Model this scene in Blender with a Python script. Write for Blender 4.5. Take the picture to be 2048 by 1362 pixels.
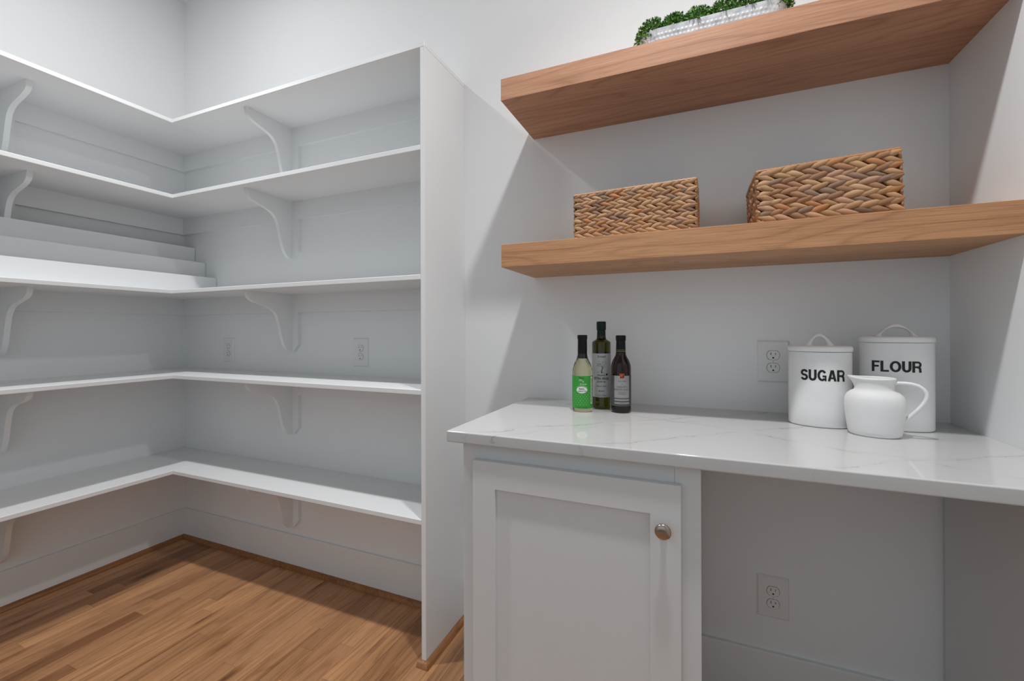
import bpy, bmesh, math, random
from math import sin, cos, pi, radians as R
from mathutils import Vector, Matrix

# ------------------------------------------------------------------ scene, camera, lights, exposure
for o in list(bpy.data.objects):
    bpy.data.objects.remove(o)
SC = bpy.context.scene
COL = SC.collection
SC.view_settings.view_transform = 'Standard'
SC.view_settings.look = 'None'
SC.view_settings.gamma = 1.0
SC.view_settings.use_curve_mapping = False
SC.view_settings.exposure = 0.0

CAM_Z = 1.1742
cam_d = bpy.data.cameras.new('camera')
cam_d.sensor_fit = 'HORIZONTAL'
cam_d.sensor_width = 36.0
cam_d.lens = 867.48 / 2048 * 36.0
cam_d.shift_y = -(681.0 - 658.64) / 2048
cam_d.clip_start = 0.02
cam = bpy.data.objects.new('camera', cam_d)
COL.objects.link(cam)
YAW, PITCH, ROLL = 0.3984, 0.0012, -0.0031
fw = Vector((-sin(YAW), cos(YAW), 0)); rt = Vector((cos(YAW), sin(YAW), 0)); up = Vector((0, 0, 1))
f2 = fw * cos(PITCH) + up * sin(PITCH); u2 = up * cos(PITCH) - fw * sin(PITCH)
r3 = rt * cos(ROLL) + u2 * sin(ROLL); u3 = u2 * cos(ROLL) - rt * sin(ROLL)
M = Matrix((r3, u3, -f2)).transposed().to_4x4()
M.translation = Vector((0, 0, CAM_Z))
cam.matrix_world = M
SC.camera = cam

world = bpy.data.worlds.new('world')
SC.world = world
world.use_nodes = True
world.node_tree.nodes['Background'].inputs[0].default_value = (0.84, 1.0, 1.10, 1)   # added cool fill through the opening, tinted against the floor's warm bounce
world.node_tree.nodes['Background'].inputs[1].default_value = 0.62


def lamp(name, loc, power, size):
    d = bpy.data.lights.new(name, 'AREA')
    d.shape = 'DISK'; d.size = size; d.energy = power; d.color = (1, 1, 1)
    o = bpy.data.objects.new(name, d)
    COL.objects.link(o); o.location = loc
    return o


def beam(name, loc, power, size):
    """the same downlight's reflector: a soft-edged cone on top of the disc's wide glow"""
    d = bpy.data.lights.new(name, 'SPOT')
    d.energy = power; d.spot_size = R(112); d.spot_blend = 1.0; d.shadow_soft_size = size / 2
    o = bpy.data.objects.new(name, d)
    COL.objects.link(o); o.location = loc
    return o


GLOW_A, GLOW_B, BEAM_A, BEAM_B = 7.8, 7.8, 72.0, 68.0
lamp('recessed_lamp', (-0.04, 0.72, 3.045), GLOW_A, 0.10)
lamp('recessed_lamp', (-1.77, 0.70, 3.045), GLOW_B, 0.10)
beam('recessed_lamp', (-0.04, 0.72, 3.04), BEAM_A, 0.10)
beam('recessed_lamp', (-1.77, 0.70, 3.04), BEAM_B, 0.10)

# ------------------------------------------------------------------ helpers
random.seed(7)


def tag(o, label=None, cat=None, group=None, kind=None):
    if label: o['label'] = label
    if cat: o['category'] = cat
    if group: o['group'] = group
    if kind: o['kind'] = kind
    return o


def empty(name, loc, rz=0.0):
    o = bpy.data.objects.new(name, None)
    COL.objects.link(o)
    o.location = loc
    o.rotation_euler = (0, 0, rz)
    o.empty_display_size = 0.05
    return o


class MB:
    """collects faces, builds ONE mesh object"""
    def __init__(s):
        s.v = []; s.f = []

    def add(s, vs, fs):
        n = len(s.v)
        s.v += [tuple(p) for p in vs]
        s.f += [tuple(i + n for i in f) for f in fs]
        return s

    def box(s, x0, x1, y0, y1, z0, z1):
        vs = [(x, y, z) for z in (z0, z1) for y in (y0, y1) for x in (x0, x1)]
        return s.add(vs, [(0, 2, 3, 1), (4, 5, 7, 6), (0, 1, 5, 4), (2, 6, 7, 3), (0, 4, 6, 2), (1, 3, 7, 5)])

    def prism(s, prof, a, b, fn):
        """prof: 2-D polygon; fn(p,q,t) -> xyz; extruded from a to b"""
        n = len(prof)
        vs = [fn(p, q, a) for p, q in prof] + [fn(p, q, b) for p, q in prof]
        fs = [tuple(range(n))[::-1], tuple(range(n, 2 * n))]
        fs += [(i, (i + 1) % n, n + (i + 1) % n, n + i) for i in range(n)]
        return s.add(vs, fs)

    def rings(s, rs, cap0=True, cap1=True):
        n = len(rs[0]); base = len(s.v)
        for r in rs:
            s.v += [tuple(p) for p in r]
        for k in range(len(rs) - 1):
            a = base + k * n; b = a + n
            for i in range(n):
                j = (i + 1) % n
                s.f.append((a + i, a + j, b + j, b + i))
        if cap0: s.f.append(tuple(base + i for i in range(n))[::-1])
        if cap1: s.f.append(tuple(base + (len(rs) - 1) * n + i for i in range(n)))
        return s

    def lathe(s, prof, n=48, cap0=True, cap1=True):
        return s.rings([[(r * cos(2 * pi * i / n), r * sin(2 * pi * i / n), z) for i in range(n)] for r, z in prof], cap0, cap1)

    def tube(s, pts, rad, n=10, flat=1.0):
        rs = []
        prev = None
        pts = [Vector(p) for p in pts]
        for i, p in enumerate(pts):
            t = (pts[min(i + 1, len(pts) - 1)] - pts[max(i - 1, 0)]).normalized()
            if prev is None:
                a = Vector((0, 1, 0)) if abs(t.y) < 0.9 else Vector((1, 0, 0))
                nrm = (a - t * a.dot(t)).normalized()
            else:
                nrm = (prev - t * prev.dot(t)).normalized()
            prev = nrm
            bn = t.cross(nrm)
            r = rad[i] if isinstance(rad, (list, tuple)) else rad
            rs.append([p + nrm * (r * flat * cos(2 * pi * k / n)) + bn * (r * sin(2 * pi * k / n)) for k in range(n)])
        return s.rings(rs)

    def mesh(s, name, mat=None, smooth=False, bevel=0.0, seg=2, ang=35):
        me = bpy.data.meshes.new(name)
        me.from_pydata(s.v, [], s.f)
        bm = bmesh.new(); bm.from_mesh(me)
        bmesh.ops.recalc_face_normals(bm, faces=bm.faces)
        if bevel:
            es = [e for e in bm.edges if len(e.link_faces) == 2 and e.calc_face_angle(0) > R(30)]
            bmesh.ops.bevel(bm, geom=es, offset=bevel, segments=seg, affect='EDGES', profile=0.5)
        if smooth:
            for f in bm.faces: f.smooth = True
            for e in bm.edges:
                if len(e.link_faces) == 2 and e.calc_face_angle(0) > R(ang): e.smooth = False
        bm.to_mesh(me); bm.free()
        if mat: me.materials.append(mat)
        return me

    def build(s, name, mat, parent=None, **k):
        o = bpy.data.objects.new(name, s.mesh(name, mat, **k))
        COL.objects.link(o)
        if parent: o.parent = parent
        if k.get('smooth') and k.get('bevel'):
            w = o.modifiers.new('weighted', 'WEIGHTED_NORMAL'); w.keep_sharp = True
        return o


def copy_part(o, parent):
    c = o.copy(); COL.objects.link(c); c.parent = parent
    for ch in list(o.children): copy_part(ch, c)
    return c


# ------------------------------------------------------------------ materials
def new_mat(name):
    m = bpy.data.materials.new(name); m.use_nodes = True
    nt = m.node_tree
    return m, nt, nt.nodes['Principled BSDF']


def L(nt, a, b): nt.links.new(a, b)


def nd(nt, typ, **kw):
    n = nt.nodes.new(typ)
    for k, v in kw.items():
        if hasattr(n, k): setattr(n, k, v)
        else: n.inputs[k].default_value = v
    return n


def ramp(nt, stops, interp='LINEAR'):
    n = nt.nodes.new('ShaderNodeValToRGB')
    n.color_ramp.interpolation = interp
    e = n.color_ramp.elements
    while len(e) < len(stops): e.new(0.5)
    for i, (p, c) in enumerate(stops):
        e[i].position = p
        e[i].color = (*c, 1) if not isinstance(c, (int, float)) else (c, c, c, 1)
    return n


def srgb(r, g, b):
    def f(c):
        c /= 255
        return c / 12.92 if c <= 0.04045 else ((c + 0.055) / 1.055) ** 2.4
    return (f(r), f(g), f(b))


def paint(name, col, rough=0.5, bump=0.02, scale=180, spec=0.5):
    m, nt, b = new_mat(name)
    b.inputs['Base Color'].default_value = (*col, 1)
    b.inputs['Specular IOR Level'].default_value = spec
    tc = nd(nt, 'ShaderNodeTexCoord')
    n = nd(nt, 'ShaderNodeTexNoise', Scale=scale, Detail=3.0)
    L(nt, tc.outputs['Object'], n.inputs['Vector'])
    bp = nd(nt, 'ShaderNodeBump', Strength=bump, Distance=0.002)
    L(nt, n.outputs[0], bp.inputs['Height']); L(nt, bp.outputs[0], b.inputs['Normal'])
    mr = nd(nt, 'ShaderNodeMapRange'); mr.inputs['To Min'].default_value = rough * 0.92; mr.inputs['To Max'].default_value = rough * 1.08
    L(nt, n.outputs[0], mr.inputs['Value']); L(nt, mr.outputs[0], b.inputs['Roughness'])
    return m


def plain(name, col, rough=0.5, metal=0.0, spec=0.5, coat=0.0):
    m, nt, b = new_mat(name)
    b.inputs['Base Color'].default_value = (*col, 1)
    b.inputs['Roughness'].default_value = rough
    b.inputs['Metallic'].default_value = metal
    b.inputs['Specular IOR Level'].default_value = spec
    b.inputs['Coat Weight'].default_value = coat
    return m


def wood(name, dark, mid, light, axis='Y', tone=0.0, rough=0.4, fine=1.0, knots=False, ring=1.0, tones=None, pores=0.35, fibre=0.48):
    """procedural oak; grain runs along axis; per-object random tone and offset"""
    m, nt, b = new_mat(name)
    tc = nd(nt, 'ShaderNodeTexCoord'); oi = nd(nt, 'ShaderNodeObjectInfo')
    off = nd(nt, 'ShaderNodeVectorMath', operation='SCALE')
    cmb = nd(nt, 'ShaderNodeCombineXYZ')
    L(nt, oi.outputs['Random'], cmb.inputs[0]); L(nt, oi.outputs['Random'], cmb.inputs[1]); L(nt, oi.outputs['Random'], cmb.inputs[2])
    L(nt, cmb.outputs[0], off.inputs[0]); off.inputs['Scale'].default_value = 37.0
    add = nd(nt, 'ShaderNodeVectorMath', operation='ADD')
    L(nt, tc.outputs['Object'], add.inputs[0]); L(nt, off.outputs[0], add.inputs[1])

    def mapped(long, cross):
        mp = nd(nt, 'ShaderNodeMapping')
        sc = {'X': (long, cross, cross), 'Y': (cross, long, cross)}[axis]
        mp.inputs['Scale'].default_value = sc
        L(nt, add.outputs[0], mp.inputs['Vector'])
        return mp.outputs[0]
    # cathedral figure: thin lines between the bands of a stretched noise field
    n1 = nd(nt, 'ShaderNodeTexNoise', Scale=1.0, Detail=1.5, Distortion=0.15)
    L(nt, mapped(0.75, 7.5), n1.inputs['Vector'])
    mul = nd(nt, 'ShaderNodeMath', operation='MULTIPLY'); mul.inputs[1].default_value = 30.0 * ring
    L(nt, n1.outputs[0], mul.inputs[0])
    fr = nd(nt, 'ShaderNodeMath', operation='PINGPONG'); fr.inputs[1].default_value = 1.0
    L(nt, mul.outputs[0], fr.inputs[0])
    # fibres
    n2 = nd(nt, 'ShaderNodeTexNoise', Scale=1.0, Detail=4.0, Roughness=0.6)
    L(nt, mapped(3.5, 190.0 * fine), n2.inputs['Vector'])
    n3 = nd(nt, 'ShaderNodeTexNoise', Scale=1.0, Detail=2.0)
    L(nt, mapped(0.9, 9.0), n3.inputs['Vector'])
    lines = ramp(nt, [(0.0, 0.0), (0.30, 0.55), (1.0, 0.72)])
    L(nt, fr.outputs[0], lines.inputs[0])
    a1 = nd(nt, 'ShaderNodeMath', operation='MULTIPLY_ADD'); a1.inputs[1].default_value = 0.22
    L(nt, lines.outputs[0], a1.inputs[0])
    s2 = nd(nt, 'ShaderNodeMath', operation='MULTIPLY'); s2.inputs[1].default_value = fibre
    L(nt, n2.outputs[0], s2.inputs[0]); L(nt, s2.outputs[0], a1.inputs[2])
    a2 = nd(nt, 'ShaderNodeMath', operation='MULTIPLY_ADD'); a2.inputs[1].default_value = 0.44
    L(nt, n3.outputs[0], a2.inputs[0]); L(nt, a1.outputs[0], a2.inputs[2])
    sh = (0.48 - fibre) / 2
    cr = ramp(nt, [(0.36 - sh, dark), (0.60 - sh, mid), (0.84 - sh, light)])
    L(nt, a2.outputs[0], cr.inputs[0])
    col = cr.outputs[0]
    # pores: thin dark dashes
    n4 = nd(nt, 'ShaderNodeTexNoise', Scale=1.0, Detail=2.0)
    L(nt, mapped(14.0, 520.0 * fine), n4.inputs['Vector'])
    pr = ramp(nt, [(0.36, 1.0 - pores), (0.48, 1.0)])
    L(nt, n4.outputs[0], pr.inputs[0])
    mp_ = nd(nt, 'ShaderNodeMix', data_type='RGBA', blend_type='MULTIPLY'); mp_.inputs['Factor'].default_value = 1.0
    L(nt, col, mp_.inputs['A']); L(nt, pr.outputs[0], mp_.inputs['B'])
    col = mp_.outputs['Result']
    if tones:
        tr = ramp(nt, tones)
        L(nt, oi.outputs['Random'], tr.inputs[0])
        mx = nd(nt, 'ShaderNodeMix', data_type='RGBA', blend_type='MULTIPLY'); mx.inputs['Factor'].default_value = 1.0
        L(nt, col, mx.inputs['A']); L(nt, tr.outputs[0], mx.inputs['B'])
        col = mx.outputs['Result']
    if knots:
        vo = nd(nt, 'ShaderNodeTexVoronoi', Scale=1.0)
        nw = nd(nt, 'ShaderNodeTexNoise', Scale=30.0)
        L(nt, add.outputs[0], nw.inputs['Vector'])
        L(nt, mapped(2.6, 9.0), vo.inputs['Vector'])
        va = nd(nt, 'ShaderNodeMath', operation='MULTIPLY_ADD'); va.inputs[1].default_value = 0.12
        L(nt, nw.outputs[0], va.inputs[0]); L(nt, vo.outputs['Distance'], va.inputs[2])
        kr = ramp(nt, [(0.11, (0.22, 0.15, 0.11)), (0.18, (0.60, 0.50, 0.43)), (0.33, (1, 1, 1))])
        L(nt, va.outputs[0], kr.inputs[0])
        mk = nd(nt, 'ShaderNodeMix', data_type='RGBA', blend_type='MULTIPLY'); mk.inputs['Factor'].default_value = 0.9
        L(nt, col, mk.inputs['A']); L(nt, kr.outputs[0], mk.inputs['B'])
        col = mk.outputs['Result']
        # long dark mineral streaks and pale sapwood streaks
        n5 = nd(nt, 'ShaderNodeTexNoise', Scale=1.0, Detail=2.0)
        L(nt, mapped(0.8, 26.0), n5.inputs['Vector'])
        k5 = ramp(nt, [(0.26, (0.60, 0.52, 0.46)), (0.36, (1, 1, 1)), (0.66, (1, 1, 1)), (0.76, (1.22, 1.24, 1.22))])
        L(nt, n5.outputs[0], k5.inputs[0])
        m5 = nd(nt, 'ShaderNodeMix', data_type='RGBA', blend_type='MULTIPLY'); m5.inputs['Factor'].default_value = 1.0
        L(nt, col, m5.inputs['A']); L(nt, k5.outputs[0], m5.inputs['B'])
        col = m5.outputs['Result']
    L(nt, col, b.inputs['Base Color'])
    bp = nd(nt, 'ShaderNodeBump', Strength=0.12, Distance=0.0006)
    L(nt, n2.outputs[0], bp.inputs['Height']); L(nt, bp.outputs[0], b.inputs['Normal'])
    rr = nd(nt, 'ShaderNodeMapRange'); rr.inputs['To Min'].default_value = rough * 0.85; rr.inputs['To Max'].default_value = rough * 1.2
    L(nt, n2.outputs[0], rr.inputs['Value']); L(nt, rr.outputs[0], b.inputs['Roughness'])
    return m


def quartz():
    m, nt, b = new_mat('veined_quartz')
    tc = nd(nt, 'ShaderNodeTexCoord')
    warp = nd(nt, 'ShaderNodeTexNoise', Scale=7.0, Detail=7.0, Roughness=0.62)
    L(nt, tc.outputs['Object'], warp.inputs['Vector'])
    warp2 = nd(nt, 'ShaderNodeTexNoise', Scale=2.2, Detail=2.0)
    L(nt, tc.outputs['Object'], warp2.inputs['Vector'])
    brk = nd(nt, 'ShaderNodeTexNoise', Scale=14.0, Detail=3.0)
    L(nt, tc.outputs['Object'], brk.inputs['Vector'])
    sep = nd(nt, 'ShaderNodeSeparateXYZ'); L(nt, tc.outputs['Object'], sep.inputs[0])

    def mth(op, a, bb, c=None):
        n = nd(nt, 'ShaderNodeMath', operation=op)
        for i, v in enumerate((a, bb, c)):
            if v is None: continue
            if isinstance(v, (int, float)): n.inputs[i].default_value = v
            else: L(nt, v, n.inputs[i])
        return n.outputs[0]
    acc = None
    # (point on the vein, direction, warp amount, width, strength): world coordinates, the object's origin is the world's
    veins = [((-0.50, 1.00), (0.50, 0.40), 0.10, 0.0011, 0.55), ((-0.46, 0.985), (0.52, 0.38), 0.13, 0.0008, 0.42),
             ((-0.30, 0.92), (0.57, 0.43), 0.09, 0.0011, 0.5), ((0.27, 1.01), (0.36, 0.22), 0.06, 0.0008, 0.45),
             ((0.47, 1.05), (0.10, -0.05), 0.12, 0.0012, 0.45)]
    for i, (p, d, wa, wd, st) in enumerate(veins):
        ln = math.hypot(*d); nx, ny = -d[1] / ln, d[0] / ln
        c = nx * p[0] + ny * p[1]
        dist = mth('ADD', mth('MULTIPLY_ADD', sep.outputs[0], nx, -c), mth('MULTIPLY', sep.outputs[1], ny))
        dist = mth('ADD', dist, mth('MULTIPLY', sep.outputs[2], 0.0))
        w1 = mth('MULTIPLY_ADD', warp.outputs[0], wa, -0.5 * wa)
        w2 = mth('MULTIPLY_ADD', warp2.outputs[0], 0.08, -0.04)
        dist = mth('ABSOLUTE', mth('ADD', mth('ADD', dist, w1), w2), 0)
        mr = nd(nt, 'ShaderNodeMapRange'); mr.inputs['From Min'].default_value = wd * 0.3; mr.inputs['From Max'].default_value = wd * 2.2
        mr.inputs['To Min'].default_value = st; mr.inputs['To Max'].default_value = 0
        L(nt, dist, mr.inputs['Value'])
        soft = nd(nt, 'ShaderNodeMapRange'); soft.inputs['From Min'].default_value = 0.0; soft.inputs['From Max'].default_value = 0.022
        soft.inputs['To Min'].default_value = 0.16 * st; soft.inputs['To Max'].default_value = 0
        L(nt, dist, soft.inputs['Value'])
        v = mth('MAXIMUM', mr.outputs[0], soft.outputs[0])
        acc = v if acc is None else mth('MAXIMUM', acc, v)
    bm_ = nd(nt, 'ShaderNodeMapRange'); bm_.inputs['From Min'].default_value = 0.40; bm_.inputs['From Max'].default_value = 0.58
    bm_.inputs['To Min'].default_value = 0.15
    L(nt, brk.outputs[0], bm_.inputs['Value'])
    acc = mth('MULTIPLY', acc, bm_.outputs[0])
    mx = nd(nt, 'ShaderNodeMix', data_type='RGBA')
    mx.inputs['A'].default_value = (*srgb(206, 206, 206), 1); mx.inputs['B'].default_value = (*srgb(92, 90, 88), 1)
    L(nt, acc, mx.inputs['Factor'])
    L(nt, mx.outputs['Result'], b.inputs['Base Color'])
    b.inputs['Roughness'].default_value = 0.06
    b.inputs['Specular IOR Level'].default_value = 0.5
    return m


def reed():
    m, nt, b = new_mat('water_hyacinth')
    tc = nd(nt, 'ShaderNodeTexCoord'); oi = nd(nt, 'ShaderNodeObjectInfo')
    mp = nd(nt, 'ShaderNodeMapping'); mp.inputs['Scale'].default_value = (3.0, 90.0, 90.0)
    cm = nd(nt, 'ShaderNodeVectorMath', operation='ADD')
    sc = nd(nt, 'ShaderNodeMath', operation='MULTIPLY'); sc.inputs[1].default_value = 51.0
    L(nt, oi.outputs['Random'], sc.inputs[0])
    L(nt, tc.outputs['Object'], cm.inputs[0]); L(nt, sc.outputs[0], cm.inputs[1])
    L(nt, cm.outputs[0], mp.inputs['Vector'])
    n = nd(nt, 'ShaderNodeTexNoise', Scale=8.0, Detail=4.0)
    L(nt, mp.outputs[0], n.inputs['Vector'])
    st = ramp(nt, [(0.3, 0.68), (0.65, 1.08)])
    L(nt, n.outputs[0], st.inputs[0])
    r = ramp(nt, [(0.0, srgb(186, 142, 98)), (0.16, srgb(202, 156, 110)), (0.3, srgb(176, 126, 88)), (0.42, srgb(198, 152, 120)), (0.55, srgb(164, 120, 84)),
                  (0.68, srgb(206, 162, 120)), (0.8, srgb(150, 118, 94)), (0.88, srgb(192, 130, 78)), (0.97, srgb(124, 92, 68))], 'CONSTANT')
    L(nt, oi.outputs['Random'], r.inputs[0])
    mx = nd(nt, 'ShaderNodeMix', data_type='RGBA', blend_type='MULTIPLY'); mx.inputs['Factor'].default_value = 1.0
    L(nt, r.outputs[0], mx.inputs['A']); L(nt, st.outputs[0], mx.inputs['B'])
    L(nt, mx.outputs['Result'], b.inputs['Base Color'])
    b.inputs['Roughness'].default_value = 0.5
    bp = nd(nt, 'ShaderNodeBump', Strength=0.5, Distance=0.001)
    L(nt, n.outputs[0], bp.inputs['Height']); L(nt, bp.outputs[0], b.inputs['Normal'])
    return m


def glass(name, col, rough=0.02):
    m, nt, b = new_mat(name)
    b.inputs['Base Color'].default_value = (*col, 1)
    b.inputs['Transmission Weight'].default_value = 1.0
    b.inputs['Roughness'].default_value = rough
    b.inputs['IOR'].default_value = 1.47
    return m


def leaf_mat():
    m, nt, b = new_mat('boxwood_leaf')
    g = nd(nt, 'ShaderNodeNewGeometry')
    r = ramp(nt, [(0.0, srgb(36, 74, 24)), (0.45, srgb(66, 116, 40)), (0.8, srgb(104, 154, 58)), (1.0, srgb(150, 188, 96))])
    L(nt, g.outputs['Random Per Island'], r.inputs[0])
    L(nt, r.outputs[0], b.inputs['Base Color'])
    b.inputs['Roughness'].default_value = 0.5
    return m


def galvanized():
    m, nt, b = new_mat('hammered_zinc')
    tc = nd(nt, 'ShaderNodeTexCoord')
    n = nd(nt, 'ShaderNodeTexNoise', Scale=60.0, Detail=4.0); L(nt, tc.outputs['Object'], n.inputs['Vector'])
    r = ramp(nt, [(0.35, srgb(190, 192, 196)), (0.65, srgb(228, 230, 233))]); L(nt, n.outputs[0], r.inputs[0])
    L(nt, r.outputs[0], b.inputs['Base Color'])
    b.inputs['Metallic'].default_value = 0.55
    b.inputs['Roughness'].default_value = 0.42
    return m


WALL = paint('wall_paint', (0.872, 0.885, 0.892), 0.65, 0.05, 260)
CEIL = paint('ceiling_paint', (0.88, 0.89, 0.90), 0.8, 0.04, 200)
TRIM = paint('trim_enamel', (0.852, 0.865, 0.872), 0.36, 0.02, 120)
CAB = paint('cabinet_enamel', (0.74, 0.75, 0.756), 0.36, 0.03, 90)
QUARTZ = quartz()
OAKF = wood('floor_oak', srgb(146, 104, 70), srgb(186, 138, 98), srgb(206, 162, 122), 'Y', rough=0.38, knots=True, ring=0.8, pores=0.22, fibre=0.34,
            tones=[(0.0, (0.58, 0.48, 0.42)), (0.13, (0.78, 0.72, 0.67)), (0.3, (0.95, 0.91, 0.88)), (0.55, (1.0, 0.96, 0.93)), (0.8, (1.10, 1.06, 1.02)), (1.0, (1.28, 1.27, 1.20))])
OAKS = wood('shelf_oak', srgb(166, 117, 88), srgb(198, 148, 116), srgb(216, 168, 136), 'X', rough=0.5, ring=1.0, pores=0.20, fine=1.5)
OAKS2 = wood('shelf_oak_golden', srgb(160, 112, 76), srgb(196, 144, 102), srgb(216, 168, 124), 'X', rough=0.5, ring=1.3, pores=0.22, fine=1.5)
OAKT = wood('stained_shoe_oak', srgb(124, 78, 44), srgb(160, 108, 66), srgb(182, 130, 84), 'Y', rough=0.4, pores=0.3)
PLATE = plain('outlet_plastic', (0.84, 0.84, 0.84), 0.3)
DARK = plain('dark_slot', (0.012, 0.012, 0.012), 0.6)
GAP = plain('seam_shadow_gap', (0.10, 0.10, 0.10), 0.8)
NICKEL = plain('satin_nickel', srgb(176, 160, 148), 0.22, 1.0)
CERAMIC = plain('white_glazed_ceramic', (0.90, 0.90, 0.90), 0.10)
MATTEC = paint('matte_white_stoneware', (0.86, 0.86, 0.86), 0.55, 0.15, 60)
BLACKP = plain('black_print', (0.008, 0.008, 0.008), 0.35)
REED = reed()
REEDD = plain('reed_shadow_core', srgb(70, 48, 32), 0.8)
LEAF = leaf_mat()
STEM = plain('leaf_litter', srgb(24, 40, 16), 0.9)
ZINC = galvanized()

# ------------------------------------------------------------------ measured geometry
D, XL, XR, H = 1.568, -2.701, 0.648, 3.062
YS = 1.2803            # front of the back run of shelves
XS = -2.2985           # front of the left run of shelves
XP0, XP1 = -0.8867, -0.8686
YF = -1.10             # wall behind the camera
ST = [2.1870, 1.8270, 1.3706, 0.9640, 0.5070]
TH = 0.0182


def structure(o): return tag(o, kind='structure')


# ------------------------------------------------------------------ room shell
structure(MB().box(XL - .1, XR + .1, D, D + .1, -.05, H + .05).build('wall_back', WALL))
structure(MB().box(XL - .1, XL, YF - .1, D, -.05, H + .05).build('wall_left', WALL))
structure(MB().box(XR, XR + .1, YF - .1, D, -.05, H + .05).build('wall_right', WALL))
fr = MB()
OX0, OX1, OZ = -1.9, 0.4, 2.75      # unseen opening behind the camera, added and sized to let the fill in
fr.box(XL, OX0, YF - .1, YF, 0, H).box(OX1, XR, YF - .1, YF, 0, H).box(OX0, OX1, YF - .1, YF, OZ, H)
structure(fr.build('wall_front', WALL))
structure(MB().box(XL - .1, XR + .1, YF - .1, D + .1, H, H + .1).build('ceiling', CEIL))
floor = structure(MB().box(XL, XR, YF, D, -.05, -.019).build('floor', OAKT))
structure(MB().box(XL - 3, XR + 3, YF - 6, YF, -.05, 0).build('floor', plain('fill_blocking_floor', (0.16, 0.17, 0.18), 0.8)))  # added unseen slab: cuts fill from below, grey to keep the bounce neutral

# strip-oak floor boards, each its own part
PW = 0.0625
prof_cache = {}


def plank_mesh(length):
    key = round(length, 3)
    if key not in prof_cache:
        w = PW / 2 - 0.00025; c = 0.0006
        prof = [(-w, -.018), (w, -.018), (w, -c), (w - c, 0), (-w + c, 0), (-w, -c)]
        mb = MB().prism(prof, 0.0003, length - 0.0003, lambda p, q, t: (p, t, q))
        prof_cache[key] = mb.mesh('plank', OAKF)
    return prof_cache[key]


rp = random.Random(11)
x = -2.416 - 5 * PW + PW / 2
while x - PW / 2 < XR:
    if x - PW / 2 < XL: x += PW; continue
    if x + PW / 2 > XR: break
    y = YF + 0.001
    first = True
    while y < D - 0.02:
        ln = rp.choice([0.38, 0.46, 0.55, 0.64, 0.74, 0.86, 1.0])
        if first: ln = rp.choice([0.5, 0.7, 0.9, 1.1, 1.25]); first = False
        if y + ln > D - 0.25: ln = round(D - 0.002 - y, 3)
        o = bpy.data.objects.new('plank', plank_mesh(ln))
        COL.objects.link(o); o.parent = floor
        o.location = (x, y, 0)
        y += ln
    x += PW

# baseboards and stained shoe moulding
BH, BT = 0.163, 0.015


def bprof(h=BH, t=BT): return [(0, 0), (t, 0), (t, h - .003), (t - .003, h), (0, h)]


structure(MB().prism(bprof(), XL + BT, XP0, lambda p, q, t: (t, D - p, q)).prism(bprof(), XP1, -0.561, lambda p, q, t: (t, D - p, q))
          .prism(bprof(0.167), 0.0125, 0.628, lambda p, q, t: (t, D - p, q)).build('baseboard_back', TRIM))
structure(MB().prism(bprof(), YF, D, lambda p, q, t: (XL + p, t, q)).build('baseboard_left', TRIM))
structure(MB().prism(bprof(), YF, 0.99, lambda p, q, t: (XR - p, t, q)).build('baseboard_right', TRIM))
SR = 0.019
qr = [(0, 0)] + [(SR * cos(a), SR * sin(a)) for a in [pi / 2 * k / 6 for k in range(7)]]
structure(MB().prism(qr, YF, D - BT, lambda p, q, t: (XL + BT + p, t, q)).build('trim_1', OAKT, smooth=True))
structure(MB().prism(qr, XL + BT + .004, XP0, lambda p, q, t: (t, D - BT - p, q)).build('trim_2', OAKT, smooth=True))
t3 = MB()
mit = lambda p, q, t: (XP1 + p, (YS - p) if t == 0 else t, q)
t3.prism(qr, 0, D - BT, mit)
structure(t3.build('trim_3', OAKT, smooth=True))
structure(MB().prism(qr, 0, 1, lambda p, q, t: ((XP1 + p - .0006) if t == 0 else XP0 - .010, YS - p, q)).build('trim_4', OAKT, smooth=True))

# ------------------------------------------------------------------ pantry shelving (two runs)
BR = [(0, 0), (.254, 0), (.254, .010), (.250, .026), (.242, .036), (.228, .045), (.208, .0525), (.186, .059), (.165, .065), (.146, .071), (.130, .079), (.117, .089),
      (.107, .101), (.100, .115), (.094, .133), (.088, .156), (.081, .188), (.072, .222), (.064, .245), (.054, .262), (.044, .274), (.034, .281), (.019, .281), (0, .281)]
CT, CH, PWD = 0.019, 0.089, 0.092


def bracket(parent, place, stretch):
    """place(depth, drop, along) -> xyz"""
    b = MB().prism([(CT + (p - CT) * stretch if p > CT else p, q) for p, q in BR if not p == 0 and p > .0195] + [(CT, .281), (CT, 0)][0:2], -.009, .009,
                   lambda p, q, t: place(p, q, t)).build('bracket', TRIM, parent, smooth=True, ang=25)
    h = PWD / 2
    pl = MB().prism([(-h, CH), (h, CH), (h, .246), (h - .030, .281), (-h + .030, .281), (-h, .246)], 0, CT,
                    lambda a, q, t: place(t, q, a)).build('backing_plate', TRIM, b)
    return b


left = empty('corner_shelving', (XL, 0.4, 0))
tag(left, 'white painted shelves along the left wall, open on scroll brackets', 'shelving')
back = empty('corner_shelving', (-1.6, D, 0))
tag(back, 'white painted shelves along the back wall, closed by a tall end panel', 'shelving')
YL0 = -0.35


def local(root):
    ox, oy, oz = root.location
    return lambda p: (p[0] - ox, p[1] - oy, p[2] - oz)


def shift(mb, root):
    f = local(root)
    mb.v = [f(p) for p in mb.v]
    return mb


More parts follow.
